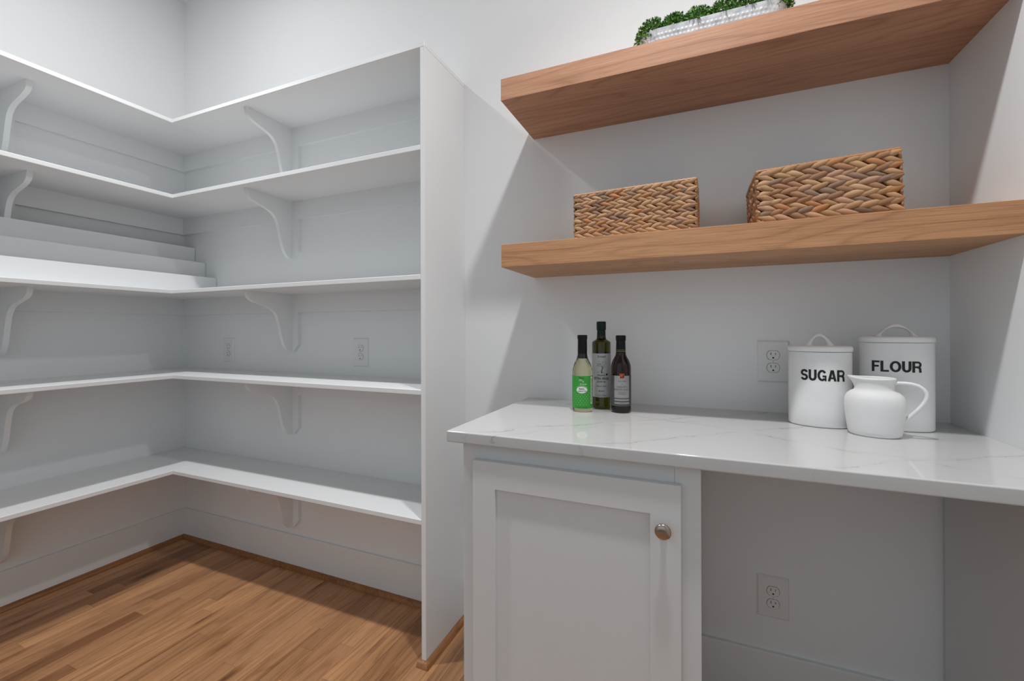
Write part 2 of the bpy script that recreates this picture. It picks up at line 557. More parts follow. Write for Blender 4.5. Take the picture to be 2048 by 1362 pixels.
for z in ST:
    x1 = XP1 if z == ST[0] else XP0
    shift(MB().box(XS + .0010, x1, YS, D, z - TH, z), back).build('shelf', TRIM, back, bevel=.0016, seg=1)
    shift(MB().box(XL, XS, YL0, D, z - TH, z), left).build('shelf', TRIM, left, bevel=.0016, seg=1)
    zu = z - TH
    cl = [(0, zu), (CT, zu), (CT, zu - CH), (0, zu - CH)]
    shift(MB().prism(cl, XL + CT, XP0, lambda p, q, t: (t, D - p, q)), back).build('cleat', TRIM, back)
    shift(MB().prism(cl, YL0, D, lambda p, q, t: (XL + p, t, q)), left).build('cleat', TRIM, left)
    fb, fl = local(back), local(left)
    bracket(back, lambda p, q, t, zu=zu: fb((-1.835 + t, D - p, zu - q)), 1.0)
    bracket(left, lambda p, q, t, zu=zu: fl((XL + p, 0.840 + t, zu - q)), 1.13)
shift(MB().box(XP0, XP1, YS, D, 0, ST[0] - TH), back).build('end_panel', TRIM, back, bevel=.001, seg=2)

# stepped riser on the third shelf of the left run
ris = empty('stepped_riser', (XL + .2, 0.4, ST[2]))
tag(ris, 'white three-tier stepped can riser standing on the left wall shelf', 'riser')
steps = [(-2.420, 1.4625), (-2.513, 1.5515), (-2.603, 1.6415)]
for i, (xs, zt) in enumerate(steps):
    mb = MB().box(xs - .012, xs, YL0 + .02, D - .002, ST[2], zt)
    if i < 2: mb.box(steps[i + 1][0], xs - .012, YL0 + .02, D - .002, zt - .012, zt)
    shift(mb, ris).build('step', TRIM, ris)

# ------------------------------------------------------------------ outlets
def outlet(x, z, label):
    t = empty('wall_outlet', (x, D, z)); tag(t, label, 'outlet', 'duplex outlets on the back wall')
    w, h = .0435, .0645
    pl = MB()
    pl.rings([[(-w, 0, -h), (w, 0, -h), (w, 0, h), (-w, 0, h)], [(-w, -.003, -h), (w, -.003, -h), (w, -.003, h), (-w, -.003, h)],
              [(-w + .004, -.0062, -h + .004), (w - .004, -.0062, -h + .004), (w - .004, -.0062, h - .004), (-w + .004, -.0062, h - .004)]], True, True)
    pl.build('cover_plate', PLATE, t)
    for dz in (.0195, -.0195):
        def shape(s):
            pts = []
            for k in range(48):
                a = 2 * pi * k / 48
                px, pz = .0172 * cos(a) * s, .0172 * sin(a) * s
                pts.append((px, max(-.0142 * s, min(.0142 * s, pz))))
            return pts
        rim = MB(); rim.prism(shape(1.05), -.0060, -.0064, lambda p, q, t_: (p, t_, q + dz))
        g = rim.build('receptacle', PLATE, t)
        g.data.materials.clear(); g.data.materials.append(GAP)
        MB().prism(shape(0.985), -.0060, -.0075, lambda p, q, t_: (p, t_, q + dz)).build('face', PLATE, g)
        MB().box(-.0072, -.0054, -.0078, -.007, dz + .0005, dz + .0085).build('slot', DARK, g)
        MB().box(.0054, .0070, -.0078, -.007, dz + .0012, dz + .0078).build('slot', DARK, g)
        MB().prism([(.0026 * cos(a), .0026 * sin(a)) for a in [pi * k / 8 for k in range(9)]] + [(-.0026, -.0022), (.0026, -.0022)], -.007, -.0078,
                   lambda p, q, t_: (p, t_, q + dz - .0078)).build('ground_hole', DARK, g)
    sc = MB().prism([(.0028 * cos(2 * pi * k / 14), .0028 * sin(2 * pi * k / 14)) for k in range(14)], -.006, -.0072, lambda p, q, t_: (p, t_, q)).build('screw', PLATE, t)
    MB().box(-.0004, .0004, -.0074, -.007, -.0022, .0022).build('screw_slot', GAP, sc)
    return t


outlet(-2.3205, 1.0715, 'white outlet under the third back-wall shelf, left of the scroll bracket')
outlet(-1.412, 1.073, 'white outlet under the third back-wall shelf, right of the scroll bracket')
outlet(0.2255, 1.073, 'white outlet above the quartz counter, half behind the SUGAR canister')
outlet(0.2230, 0.337, 'white outlet low on the wall in the knee space under the counter')

# ------------------------------------------------------------------ base cabinet, counter, support panel
CX0, CX1, CY, CZ = -0.560, 0.0115, 0.999, 0.914
CB = CZ - .029
cab = empty('base_cabinet', (-.275, CY, 0)); tag(cab, 'light grey painted base cabinet with one shaker door', 'cabinet')
S = lambda mb: shift(mb, cab)
S(MB().box(CX0, CX0 + .018, CY + .019, D - BT - .001, 0.0, CB).box(CX1 - .018, CX1, CY + .019, D - BT - .001, 0.0, CB)
  .box(CX0 + .018, CX1 - .018, CY + .019, D - BT - .001, .11, .128).box(CX0 + .018, CX1 - .018, D - BT - .008, D - BT - .001, .128, CB)
  .box(CX0 + .018, CX1 - .018, CY + .07, CY + .085, 0, .11)).build('carcass', CAB, cab)
S(MB().box(CX0, CX0 + .052, CY, CY + .019, .10, CB)).build('stile', CAB, cab, bevel=.0005, seg=1)
S(MB().box(CX1 - .0522, CX1, CY, CY + .019, .10, CB)).build('stile', CAB, cab, bevel=.0005, seg=1)
S(MB().box(CX0 + .052, CX1 - .0525, CY, CY + .0192, CB - .052, CB)).build('rail', CAB, cab, bevel=.0005, seg=1)
S(MB().box(CX0 + .052, CX1 - .0525, CY, CY + .0192, .10, .14)).build('rail', CAB, cab, bevel=.0005, seg=1)
dx0, dx1, dz0, dz1, fwid = -.5225, -.0275, .125, .8435, .0625
yo, yi = CY - .020, CY - .0005
rect = lambda x0, x1, z0, z1, y: [(x0, y, z0), (x1, y, z0), (x1, y, z1), (x0, y, z1)]
ri = (dx0 + fwid, dx1 - fwid, dz0 + fwid, dz1 - fwid - .005)
dr = MB().rings([rect(dx0, dx1, dz0, dz1, yi), rect(dx0, dx1, dz0, dz1, yo + .0011), rect(dx0 + .0011, dx1 - .0011, dz0 + .0011, dz1 - .0011, yo),
                 rect(ri[0] - .0006, ri[1] + .0006, ri[2] - .0006, ri[3] + .0006, yo), rect(*ri, yo + .0006), rect(*ri, yi), rect(dx0, dx1, dz0, dz1, yi)], False, False)
door = S(dr).build('door', CAB, cab)
S(MB().box(dx0 + fwid, dx1 - fwid, yo + .0085, yi, dz0 + fwid, dz1 - fwid - .005)).build('panel', CAB, door)
kx, kz = -.0625, .7505
kn = MB().lathe([(.0075, 0), (.0075, .003), (.0055, .006), (.0055, .013), (.010, .016), (.0150, .0175), (.0166, .0195), (.0168, .0215), (.0160, .0235), (.0135, .0255), (.009, .0268), (.004, .0273)], 40)
kn.v = [(kx + a, yo - c, kz + b_) for a, b_, c in kn.v]
S(kn).build('knob', NICKEL, door, smooth=True)

top = MB().box(-.5937, XR, D - .5991, D, CB, CZ).build('countertop', QUARTZ, bevel=.0035, seg=3, smooth=True, ang=60)
tag(top, 'white quartz countertop with thin grey veins over the cabinet', 'countertop')
sp = MB().box(.6285, XR - .0006, 1.0, D - BT - .001, 0, CB).build('support_panel', CAB)
tag(sp, 'light grey panel under the counter against the right wall', 'panel')

# ------------------------------------------------------------------ floating oak shelves
FX, FY = -.567, 1.2607
for zt, zb, lab in ((1.973, 1.904, 'upper thick oak floating shelf holding the boxwood planter'), (1.446, 1.3735, 'lower thick oak floating shelf holding two woven baskets')):
    o = MB().box(FX, XR, FY, D, zb, zt)
    o.v = [(a - FX, b_ - FY, c - zb) for a, b_, c in o.v]
    ob = o.build('floating_shelf', OAKS if zt > 1.9 else OAKS2, bevel=.0008, seg=1)
    ob.location = (FX, FY, zb)
    tag(ob, lab, 'shelf')

# ------------------------------------------------------------------ woven baskets
def strand_mesh():
    mb = MB(); rs = []
    for i in range(7):
        t = i / 6
        xx = (t - .5)
        w = max(.04, sin(pi * (0.06 + 0.88 * t)) ** 0.8)
        bend = 0.10 * sin(2 * pi * (t - .5)) * .5
        rs.append([(xx, .5 * w * cos(2 * pi * k / 7), .5 * w * sin(2 * pi * k / 7) + bend) for k in range(7)])
    return mb.rings(rs).mesh('strand', REED, smooth=True, ang=180)


STRAND = strand_mesh()


def basket(loc, rz, w, dp, h, rows, pitch, lean, hr, label, side):
    t = empty('woven_basket', loc, rz); tag(t, label, 'basket')
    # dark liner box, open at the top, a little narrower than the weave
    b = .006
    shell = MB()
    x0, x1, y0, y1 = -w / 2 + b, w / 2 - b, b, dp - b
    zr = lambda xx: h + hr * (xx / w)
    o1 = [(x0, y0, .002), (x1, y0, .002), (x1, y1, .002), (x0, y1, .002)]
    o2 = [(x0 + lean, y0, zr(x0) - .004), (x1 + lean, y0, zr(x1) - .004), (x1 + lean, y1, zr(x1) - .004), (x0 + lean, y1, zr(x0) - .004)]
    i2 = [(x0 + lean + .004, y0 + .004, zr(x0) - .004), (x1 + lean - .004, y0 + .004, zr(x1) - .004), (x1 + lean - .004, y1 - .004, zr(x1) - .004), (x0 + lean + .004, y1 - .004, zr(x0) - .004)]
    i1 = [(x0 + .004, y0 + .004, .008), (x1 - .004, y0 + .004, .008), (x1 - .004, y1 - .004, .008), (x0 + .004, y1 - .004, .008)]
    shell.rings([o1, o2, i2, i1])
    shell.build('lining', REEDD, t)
    rb = random.Random(hash(label) % 1000 if False else int(w * 1000))
    rh = (h - .008) / rows
    stuff = MB()
    base = [(v.co.x, v.co.y, v.co.z) for v in STRAND.vertices]
    faces = [tuple(p.vertices) for p in STRAND.polygons]

    def put(M_, single):
        if single:
            o = bpy.data.objects.new('strand', STRAND); COL.objects.link(o); o.parent = t
            o.matrix_local = M_
        else:
            stuff.add([M_ @ Vector(p) for p in base], faces)

    def face(origin, ux, length, single, hfun):
        nrm = Vector((ux.y, -ux.x, 0))           # outward
        n = max(2, round(length / pitch))
        p = length / n
        for r in range(rows):
            up_ = 1 if r % 2 else -1
            for k in range(-1, n):
                s = (k + .5 + (.5 if r % 2 else 0.0) + rb.uniform(-.10, .10)) * p
                if s < p * .22: s = p * .30
                if s > length - p * .25: s = length - p * .34
                hh = hfun(s)
                zc = .004 + (r + .5) * (hh - .008) / rows + rb.uniform(-.06, .06) * rh
                ln = p * rb.uniform(1.45, 1.75); th = rh * rb.uniform(1.15, 1.42)
                if s < p * .6 or s > length - p * .6: ln *= .80
                s = min(max(s, ln * .42 - .002), length - ln * .42 + .002)
                ang = up_ * R(rb.uniform(13, 23))
                yaw = -R(rb.uniform(5, 10)) * 1.0
                X = (ux * cos(ang) + Vector((0, 0, 1)) * sin(ang))
                X = (X * cos(yaw) + nrm * sin(-yaw) * 0.5).normalized()
                Y = (nrm - X * nrm.dot(X)).normalized()
                Z = X.cross(Y)
                c = origin + ux * s + nrm * (.0005 + rb.uniform(-.0006, .0008)) + Vector((lean * zc / h, 0, zc))
                M_ = Matrix(((X.x * ln, Y.x * th * .75, Z.x * th, c.x), (X.y * ln, Y.y * th * .75, Z.y * th, c.y), (X.z * ln, Y.z * th * .75, Z.z * th, c.z), (0, 0, 0, 1)))
                put(M_, single)
    e = .004
    face(Vector((-w / 2 + e, e, 0)), Vector((1, 0, 0)), w - 2 * e, True, lambda s: zr(s - w / 2))
    face(Vector((w / 2 - e, e, 0)), Vector((0, 1, 0)), dp - 2 * e, side == 'right', lambda s: zr(w / 2))
    face(Vector((w / 2 - e, dp - e, 0)), Vector((-1, 0, 0)), w - 2 * e, False, lambda s: zr(w / 2 - s))
    face(Vector((-w / 2 + e, dp - e, 0)), Vector((0, -1, 0)), dp - 2 * e, side == 'left', lambda s: zr(-w / 2))
    so = stuff.build('weave', REED, t, smooth=True, ang=180); so['kind'] = 'stuff'
    # wrapped rim: a thin twisted rope round the mouth
    for nm, zz, rad in (('rim', None, .0042), ('foot_band', .0035, .0034)):
        loop = []
        cr = [(-w / 2 + e, e), (w / 2 - e, e), (w / 2 - e, dp - e), (-w / 2 + e, dp - e)]
        for i in range(4):
            a, c = cr[i], cr[(i + 1) % 4]
            n = max(4, int(math.dist(a, c) / .006))
            for k in range(n):
                q = k / n
                xx = a[0] + (c[0] - a[0]) * q; yy = a[1] + (c[1] - a[1]) * q
                z_ = zr(xx) - .004 if zz is None else zz
                loop.append(Vector((xx + (lean if zz is None else 0), yy, z_)))
        mb = MB(); N = len(loop)
        rs = []
        for i, p in enumerate(loop):
            tg = (loop[(i + 1) % N] - loop[i - 1]).normalized()
            sd = Vector((tg.y, -tg.x, 0)); rr = rad * (1.0 + .22 * (i % 2))
            rs.append([p + sd * rr * cos(2 * pi * k / 7 + i * .5) + Vector((0, 0, 1)) * rr * sin(2 * pi * k / 7 + i * .5) for k in range(7)])
        rs.append([rs[0][k] for k in range(7)])
        mb.rings(rs, False, False).build(nm, REED, t, smooth=True, ang=180)
    return t


basket((-.166, 1.290, 1.4495), R(-1.5), .349, .215, .139, 12, .0255, 0.0, .004, 'smaller woven basket, fine braid, left on the lower oak shelf', 'right')
basket((.3055, 1.290, 1.4495), R(0.5), .302, .215, .145, 10, .034, -.006, .014, 'larger woven basket, chunky braid, right on the lower oak shelf', 'left')

# ------------------------------------------------------------------ planter on the upper shelf
pl = empty('planter', (.040, 1.357, 1.973), R(0)); tag(pl, 'oval hammered metal planter of green boxwood on the upper oak shelf', 'planter')
NU, NV = 420, 20
def plan(s, hl=.190, hd=.062):
    """stadium outline by arc fraction"""
    st = hl - hd; per = 4 * st + 2 * pi * hd; q = (s % 1.0) * per
    if q < 2 * st: return (-st + q, -hd, 0, -1)
    q -= 2 * st
    if q < pi * hd:
        a = -pi / 2 + q / hd; return (st + hd * cos(a), hd * sin(a), cos(a), sin(a))
    q -= pi * hd
    if q < 2 * st: return (st - q, hd, 0, 1)
    q -= 2 * st
    a = pi / 2 + q / hd
    return (-st + hd * cos(a), hd * sin(a), cos(a), sin(a))
HP = .056
per = 4 * (.19 - .062) + 2 * pi * .062
rings_ = []
for j in range(NV + 1):
    v = j / NV; z = HP * v; ring_ = []
    flare = -.012 + .012 * v ** 0.7
    for i in range(NU):
        s = i / NU; X, Y, nx, ny = plan(s)
        # two staggered rows of raised bumps
        bump = 0.0
        for row, zc in enumerate((.014, .026, .038)):
            pitch_ = per / 84; uu = (s * per / pitch_ + .5 * (row % 2)) % 1.0 - .5
            d2 = (uu * pitch_ / .0042) ** 2 + ((z - zc) / .0042) ** 2
            if d2 < 1: bump = max(bump, .0013 * (1 - d2))
        e = flare + bump
        ring_.append((X + nx * e, Y + ny * e, z))
    rings_.append(ring_)
rim_in = [(X + nx * -.0025, Y + ny * -.0025, HP) for X, Y, nx, ny in (plan(i / NU) for i in range(NU))]
low_in = [(X + nx * -.010, Y + ny * -.010, .036) for X, Y, nx, ny in (plan(i / NU) for i in range(NU))]
MB().rings(rings_ + [rim_in, low_in]).build('trough', ZINC, pl, smooth=True, ang=50)
rl = random.Random(5)
for k in range(6):
    cx = -.152 + .0608 * k; cy = rl.uniform(-.006, .004)
    rad = Vector((.047, .057, .062)) * rl.uniform(.95, 1.08)
    cen = Vector((cx, cy, .050 + rl.uniform(-.002, .004)))
    leafs = MB()
    for s in range(620):
        a = rl.uniform(0, 2 * pi); b_ = rl.uniform(-.22, 1.0)
        rr = math.sqrt(max(0, 1 - b_ * b_))
        d = Vector((rr * cos(a), rr * sin(a), b_))
        p = cen + Vector((d.x * rad.x, d.y * rad.y, d.z * rad.z)) * rl.uniform(.72, 1.0)
        if p.z < .056 and (p.y < -.02 and abs(p.x) < .15 or rl.random() < .7): continue
        nrm = Vector((d.x / rad.x, d.y / rad.y, d.z / rad.z)).normalized()
        tx = nrm.orthogonal().normalized(); ty = nrm.cross(tx)
        n = 6; ph = rl.uniform(0, 6)
        for q in range(n):
            al = ph + 2 * pi * q / n; tilt = rl.uniform(.25, 1.1)
            dr_ = (tx * cos(al) + ty * sin(al)) * sin(tilt) + nrm * cos(tilt)
            sd = dr_.cross(nrm); sd = sd.normalized() if sd.length > 1e-3 else tx
            ln = rl.uniform(.0065, .0100); w = ln * .20
            o_ = p + nrm * rl.uniform(-.002, .002)
            leafs.add([o_, o_ + dr_ * ln * .5 + sd * w, o_ + dr_ * ln, o_ + dr_ * ln * .5 - sd * w, o_ + dr_ * ln * .5 + nrm * -.0006],
                      [(0, 1, 4), (1, 2, 4), (2, 3, 4), (3, 0, 4)])
    f = leafs.build('foliage', LEAF, pl); f['kind'] = 'stuff'
core = MB()
for k in range(6):
    cx = -.152 + .0608 * k
    core.rings([[(cx * .88 + .030 * rr * cos(2 * pi * i / 16), .040 * rr * sin(2 * pi * i / 16), z) for i in range(16)] for rr, z in ((1.0, .037), (1.0, .06), (.8, .08), (.4, .092))])
co = core.build('stems', STEM, pl); co['kind'] = 'stuff'

# ------------------------------------------------------------------ lettering helpers
def arc(cx, cy, rx, ry, a0, a1, n=22):
    return [(cx + rx * cos(R(a0 + (a1 - a0) * k / n)), cy + ry * sin(R(a0 + (a1 - a0) * k / n))) for k in range(n + 1)]


def seg(a, b, n=6): return [(a[0] + (b[0] - a[0]) * k / n, a[1] + (b[1] - a[1]) * k / n) for k in range(n + 1)]


GL = {
    'S': (.64, [(arc(.32, .7025, .215, .2025, 12, 270) + arc(.32, .2975, .215, .2025, 90, -168)[1:], .19)]),
    'U': (.66, [(seg((.10, 1), (.10, .36)) + arc(.32, .36, .22, .265, 180, 360)[1:] + seg((.54, .36), (.54, 1))[1:], .20)]),
    'G': (.76, [(arc(.365, .5, .265, .405, 32, 318), .19), (seg((.64, .50), (.64, 0), 3), .13), (seg((.40, .425), (.705, .425), 3), .155)]),
    'A': (.72, [(seg((.105, 0), (.335, .99)), .195), (seg((.615, 0), (.385, .99)), .195), (seg((.2, .285), (.52, .285), 3), .155)]),
    'R': (.70, [(seg((.10, 0), (.10, 1)), .20), (seg((.15, .915), (.37, .915), 3) + arc(.40, .7, .19, .215, 90, -90)[0:] + seg((.37, .485), (.15, .485), 3), .17),
                (seg((.40, .46), (.46, .44), 2) + arc(.46, .30, .105, .14, 80, 0, 8)[1:] + seg((.565, .29), (.59, 0), 4)[1:], .185)]),
    'F': (.58, [(seg((.10, 0), (.10, 1)), .20), (seg((.15, .915), (.56, .915), 4), .17), (seg((.15, .51), (.50, .51), 4), .17)]),
    'L': (.58, [(seg((.10, 0), (.10, 1)), .20), (seg((.15, .085), (.57, .085), 4), .17)]),
    'O': (.78, [(arc(.39, .5, .285, .41, 0, 360, 44), .19)]),
}


def word(text, width, height, fn):
    """strokes as flat ribbons; fn(x, z, lift) -> xyz with x centred"""
    total = sum(GL[c][0] for c in text) + .035 * (len(text) - 1)
    sx = width / total; mb = MB(); x = 0.0; lift = 0
    for c in text:
        adv, strokes = GL[c]
        for pts, w in strokes:
            lift += 1
            vs = []; n = len(pts)
            closed = math.dist(pts[0], pts[-1]) < 1e-6
            for i, (px, pz) in enumerate(pts):
                if closed: a, b_ = pts[(i - 1) % (n - 1)], pts[(i + 1) % (n - 1)]
                else: a, b_ = pts[max(i - 1, 0)], pts[min(i + 1, n - 1)]
                tx, tz = b_[0] - a[0], b_[1] - a[1]; l = math.hypot(tx, tz) or 1
                nx, nz = -tz / l * w / 2, tx / l * w / 2
                for s in (1, -1):
                    qx, qz = px + s * nx, min(1.0, max(0.0, pz + s * nz))
                    vs.append(fn((x + qx - total / 2) * sx, qz * height, .00002 * lift))
            mb.add(vs, [(2 * i, 2 * i + 1, 2 * i + 3, 2 * i + 2) for i in range(n - 1)])
        x += adv + .035
    return mb


def text_geo(body, height, bold=0.0, shear=0.0, squeeze=1.0):
    """flat outline of a line of print from the built-in font, centred; cap height = height"""
    cu = bpy.data.curves.new('print', 'FONT')
    cu.body = body; cu.size = height / 0.72; cu.align_x = 'CENTER'; cu.shear = shear; cu.offset = bold * height; cu.resolution_u = 3
    ob = bpy.data.objects.new('print', cu); COL.objects.link(ob)
    dg = bpy.context.evaluated_depsgraph_get()
    me = ob.evaluated_get(dg).to_mesh()
    vs = [(v.co.x * squeeze, v.co.y) for v in me.vertices]; fs = [tuple(p.vertices) for p in me.polygons]
    ob.evaluated_get(dg).to_mesh_clear()
    bpy.data.objects.remove(ob); bpy.data.curves.remove(cu)
    return vs, fs


# ------------------------------------------------------------------ ceramic canisters
def ell(a, b_, t, s=0.0, z=0.0):
    """point on an ellipse pushed out along its normal by s"""
    nx, ny = cos(t) / a, sin(t) / b_; l = math.hypot(nx, ny)
    return (a * cos(t) + nx / l * s, b_ * sin(t) + ny / l * s, z)


def ell_ring(a, b_, s, z, n=96): return [ell(a, b_, 2 * pi * i / n, s, z) for i in range(n)]


def canister(loc, rz, a, b_, hb, ht, hh, text, tw, th, tz, tshift, hl, hi, label):
    t = empty('canister', loc, rz); tag(t, label, 'canister', 'lettered kitchen canisters')
    body = MB().rings([ell_ring(a, b_, -.009, .0), ell_ring(a, b_, -.0045, .0004), ell_ring(a, b_, -.0015, .0022), ell_ring(a, b_, 0, .006), ell_ring(a, b_, 0, .05), ell_ring(a, b_, 0, hb - .05),
                       ell_ring(a, b_, 0, hb - .004), ell_ring(a, b_, -.001, hb - .002), ell_ring(a, b_, -.006, hb - .002)]).build('body', CERAMIC, t, smooth=True, ang=60)
    lid = MB().rings([ell_ring(a, b_, -.004, hb - .0005), ell_ring(a, b_, .0012, hb - .0005), ell_ring(a, b_, .0022, hb + .002), ell_ring(a, b_, .0022, ht - .005), ell_ring(a, b_, .0005, ht - .0015),
                      ell_ring(a, b_, -.004, ht), ell_ring(a, b_, -.02, ht + .0006)]).build('lid', CERAMIC, t, smooth=True, ang=60)
    # arched handle: thick strap, feet flaring out on the lid
    hs = hh - ht; hrs = []
    for k in range(33):
        u = -1 + 2 * k / 32
        ox, oz = hl * u, hs * (.5 + .5 * cos(pi * u)) ** .72 if abs(u) < 1 else 0.0
        ix, iz = hi * sin(pi / 2 * u), (hs - .0100) * max(0, cos(pi / 2 * u)) ** .8
        oz += ht + .0012; iz += ht - .001
        mx_, mz_ = (ox + ix) / 2, (oz + iz) / 2
        dx_, dz_ = (ox - ix) / 2, (oz - iz) / 2
        wd_ = .0085 + .0030 * abs(u) ** 3
        hrs.append([(mx_ + dx_ * cos(2 * pi * q / 14), wd_ * sin(2 * pi * q / 14), mz_ + dz_ * cos(2 * pi * q / 14)) for q in range(14)])
    MB().rings(hrs).build('handle', CERAMIC, lid, smooth=True, ang=70)
    # arc-length table of the front (t from pi to 2pi, front at 3pi/2)
    N = 400; tab = [(0.0, pi)]
    for i in range(1, N + 1):
        tt = pi + pi * i / N; p0 = ell(a, b_, tt - pi / N); p1 = ell(a, b_, tt)
        tab.append((tab[-1][0] + math.dist(p0, p1), tt))
    half = tab[N // 2][0]

    def fn(xx, zz, lift):
        q = min(max(half + xx + tshift, 0), tab[-1][0])
        lo, hi = 0, N
        while hi - lo > 1:
            m_ = (lo + hi) // 2
            if tab[m_][0] <= q: lo = m_
            else: hi = m_
        f_ = (q - tab[lo][0]) / (tab[hi][0] - tab[lo][0]) if tab[hi][0] > tab[lo][0] else 0
        tt = tab[lo][1] + (tab[hi][1] - tab[lo][1]) * f_
        return ell(a, b_, tt, .0003 + lift, zz + tz)
    word(text, tw, th, fn).build('lettering', BLACKP, body)
    return t


canister((.3123, 1.413, CZ), R(-10), .0715, .0525, .2005, .2150, .2480, 'SUGAR', .100, .0295, .1235, .006, .0365, .0140, 'shorter white oval canister lettered SUGAR beside the outlet')
canister((.4850, 1.436, CZ), R(-5.0), .0765, .0478, .2255, .2400, .2730, 'FLOUR', .100, .0280, .1500, -.009, .0475, .0285, 'taller white oval canister lettered FLOUR behind the pitcher')

# ------------------------------------------------------------------ pitcher
pt = empty('pitcher', (.4055, 1.3245, CZ), R(-17)); tag(pt, 'matte white stoneware pitcher standing in front of the FLOUR canister', 'pitcher')
prof = [(.80, 0), (.86, .0006), (.915, .004), (.955, .012), (1.0, .030), (1.045, .052), (1.07, .068), (1.072, .078), (1.05, .089), (.985, .0985), (.86, .1055), (.74, .1095), (.700, .113), (.682, .117), (.680, .124), (.695, .130), (.730, .1345), (.748, .1368), (.748, .1392), (.732, .1408), (.700, .1412), (.668, .1390), (.645, .132), (.64, .118), (.72, .106), (.9, .09), (.95, .05), (.85, .01)]
rs = []
N = 72
for k, (s, z) in enumerate(prof):
    a, b_ = .0555 * s, .0455 * s
    if s < .76 and z > .1: b_ = .0500 * s
    ring_ = []
    for i in range(N):
        t = 2 * pi * i / N
        x_, y_ = a * cos(t), b_ * sin(t)
        zz = z
        if z > .112 and k < 22:                      # pouring lip on the side away from the handle
            g = math.exp(-((t - pi) / .50) ** 2); up_ = (z - .112) / .027
            x_ -= .0105 * g * up_ ** 1.2; zz += .0022 * g * up_
            y_ *= 1 - .10 * g * up_
        ring_.append((x_, y_, zz))
    rs.append(ring_)
MB().rings(rs).build('body', MATTEC, pt, smooth=True, ang=80)
hp = [(.034, .1290), (.044, .1300), (.056, .1305), (.068, .1295), (.079, .1260), (.0875, .1195), (.0925, .1110), (.0935, .1020), (.0910, .0920), (.0860, .0820), (.0795, .0720), (.0720, .0620), (.0645, .0525), (.0580, .0440), (.0535, .0370), (.0515, .0310)]
MB().tube([(x_, 0, z) for x_, z in hp], [.0042] * 3 + [.0043] * 10 + [.004, .0037, .003], 14, 1.35).build('handle', MATTEC, pt, smooth=True, ang=80)

# ------------------------------------------------------------------ bottles
def bottle(name, loc, prof, mat, label, parts):
    t = empty(name, loc); tag(t, label, 'bottle', 'oil bottles on the quartz counter')
    body = MB().lathe(prof, 56).build('glass', mat, t, smooth=True, ang=50)
    phi0 = math.atan2(-loc[1], -loc[0])

    def cyl(Rr, twist=0.0):
        return lambda x_, z_, lift=0.0: ((Rr + lift) * cos(phi0 + twist + x_ / Rr), (Rr + lift) * sin(phi0 + twist + x_ / Rr), z_)
    parts(t, body, cyl)
    return t


def patch(fn, x0, x1, z0, z1, lift=0.0, n=None):
    n = n or max(2, int(abs(x1 - x0) / .0025)); mb = MB()
    vs = []
    for i in range(n + 1):
        xx = x0 + (x1 - x0) * i / n
        vs += [fn(xx, z0, lift), fn(xx, z1, lift)]
    return mb.add(vs, [(2 * i, 2 * i + 2, 2 * i + 3, 2 * i + 1) for i in range(n)])


def disc(mb, fn, cx, cz, rx, rz_, lift, n=24):
    rr = [k / 5 for k in range(1, 6)] if rx > .003 else [1.0]
    vs = [fn(cx, cz, lift)]
    for q in rr: vs += [fn(cx + q * rx * cos(2 * pi * k / n), cz + q * rz_ * sin(2 * pi * k / n), lift) for k in range(n)]
    fs = [(0, 1 + k, 1 + (k + 1) % n) for k in range(n)]
    for j in range(len(rr) - 1):
        o1 = 1 + j * n; o2 = o1 + n
        fs += [(o1 + k, o2 + k, o2 + (k + 1) % n, o1 + (k + 1) % n) for k in range(n)]
    return mb.add(vs, fs)


def line(mb, fn, pts, w, lift):
    vs = []; n = len(pts)
    for i, (px, pz) in enumerate(pts):
        a, b_ = pts[max(i - 1, 0)], pts[min(i + 1, n - 1)]
        tx, tz = b_[0] - a[0], b_[1] - a[1]; l = math.hypot(tx, tz) or 1
        ww = w[i] if isinstance(w, list) else w
        for s in (1, -1): vs.append(fn(px - s * tz / l * ww / 2, pz + s * tx / l * ww / 2, lift))
    return mb.add(vs, [(2 * i, 2 * i + 1, 2 * i + 3, 2 * i + 2) for i in range(n - 1)])


def prints(mb, fn, lines, lift=.0003):
    for body, z, h, bold, shear, sq, xo in lines:
        vs, fs = text_geo(body, h, bold, shear, sq)
        mb.add([fn(p + xo, q + z, lift) for p, q in vs], fs)
    return mb


GREENL = plain('green_label', srgb(52, 150, 52), 0.45)
WHITEP = plain('white_print', (0.75, 0.78, 0.72), 0.5)
DOTP = plain('pale_green_dots', srgb(150, 214, 140), 0.5)
DKGREEN = plain('dark_green_print', srgb(12, 60, 16), 0.5)
PAPER = plain('off_white_paper', (0.55, 0.55, 0.55), 0.6)
INK = plain('black_ink', (0.012, 0.012, 0.012), 0.6)
GREYINK = plain('grey_ink', (0.10, 0.10, 0.10), 0.6)
CAPB = plain('black_capsule', (0.006, 0.006, 0.008), 0.3, spec=0.25)
CAPG = plain('dark_green_capsule', (0.004, 0.018, 0.011), 0.32, spec=0.25)
GOLD = plain('gold_print', srgb(150, 138, 84), 0.4)
SILVER = plain('silver_label', (0.30, 0.30, 0.30), 0.5)
CHAR = plain('charcoal_label', (0.075, 0.075, 0.075), 0.5)
RED = plain('dark_red_emblem', srgb(96, 18, 8), 0.4)
ORANGE = plain('orange_emblem', srgb(214, 120, 60), 0.4)
G1 = glass('clear_glass_pale_oil', (0.90, 0.86, 0.58))
G2 = glass('olive_glass', (0.075, 0.070, 0.005))
G3 = glass('dark_brown_glass', (0.030, 0.006, 0.004))


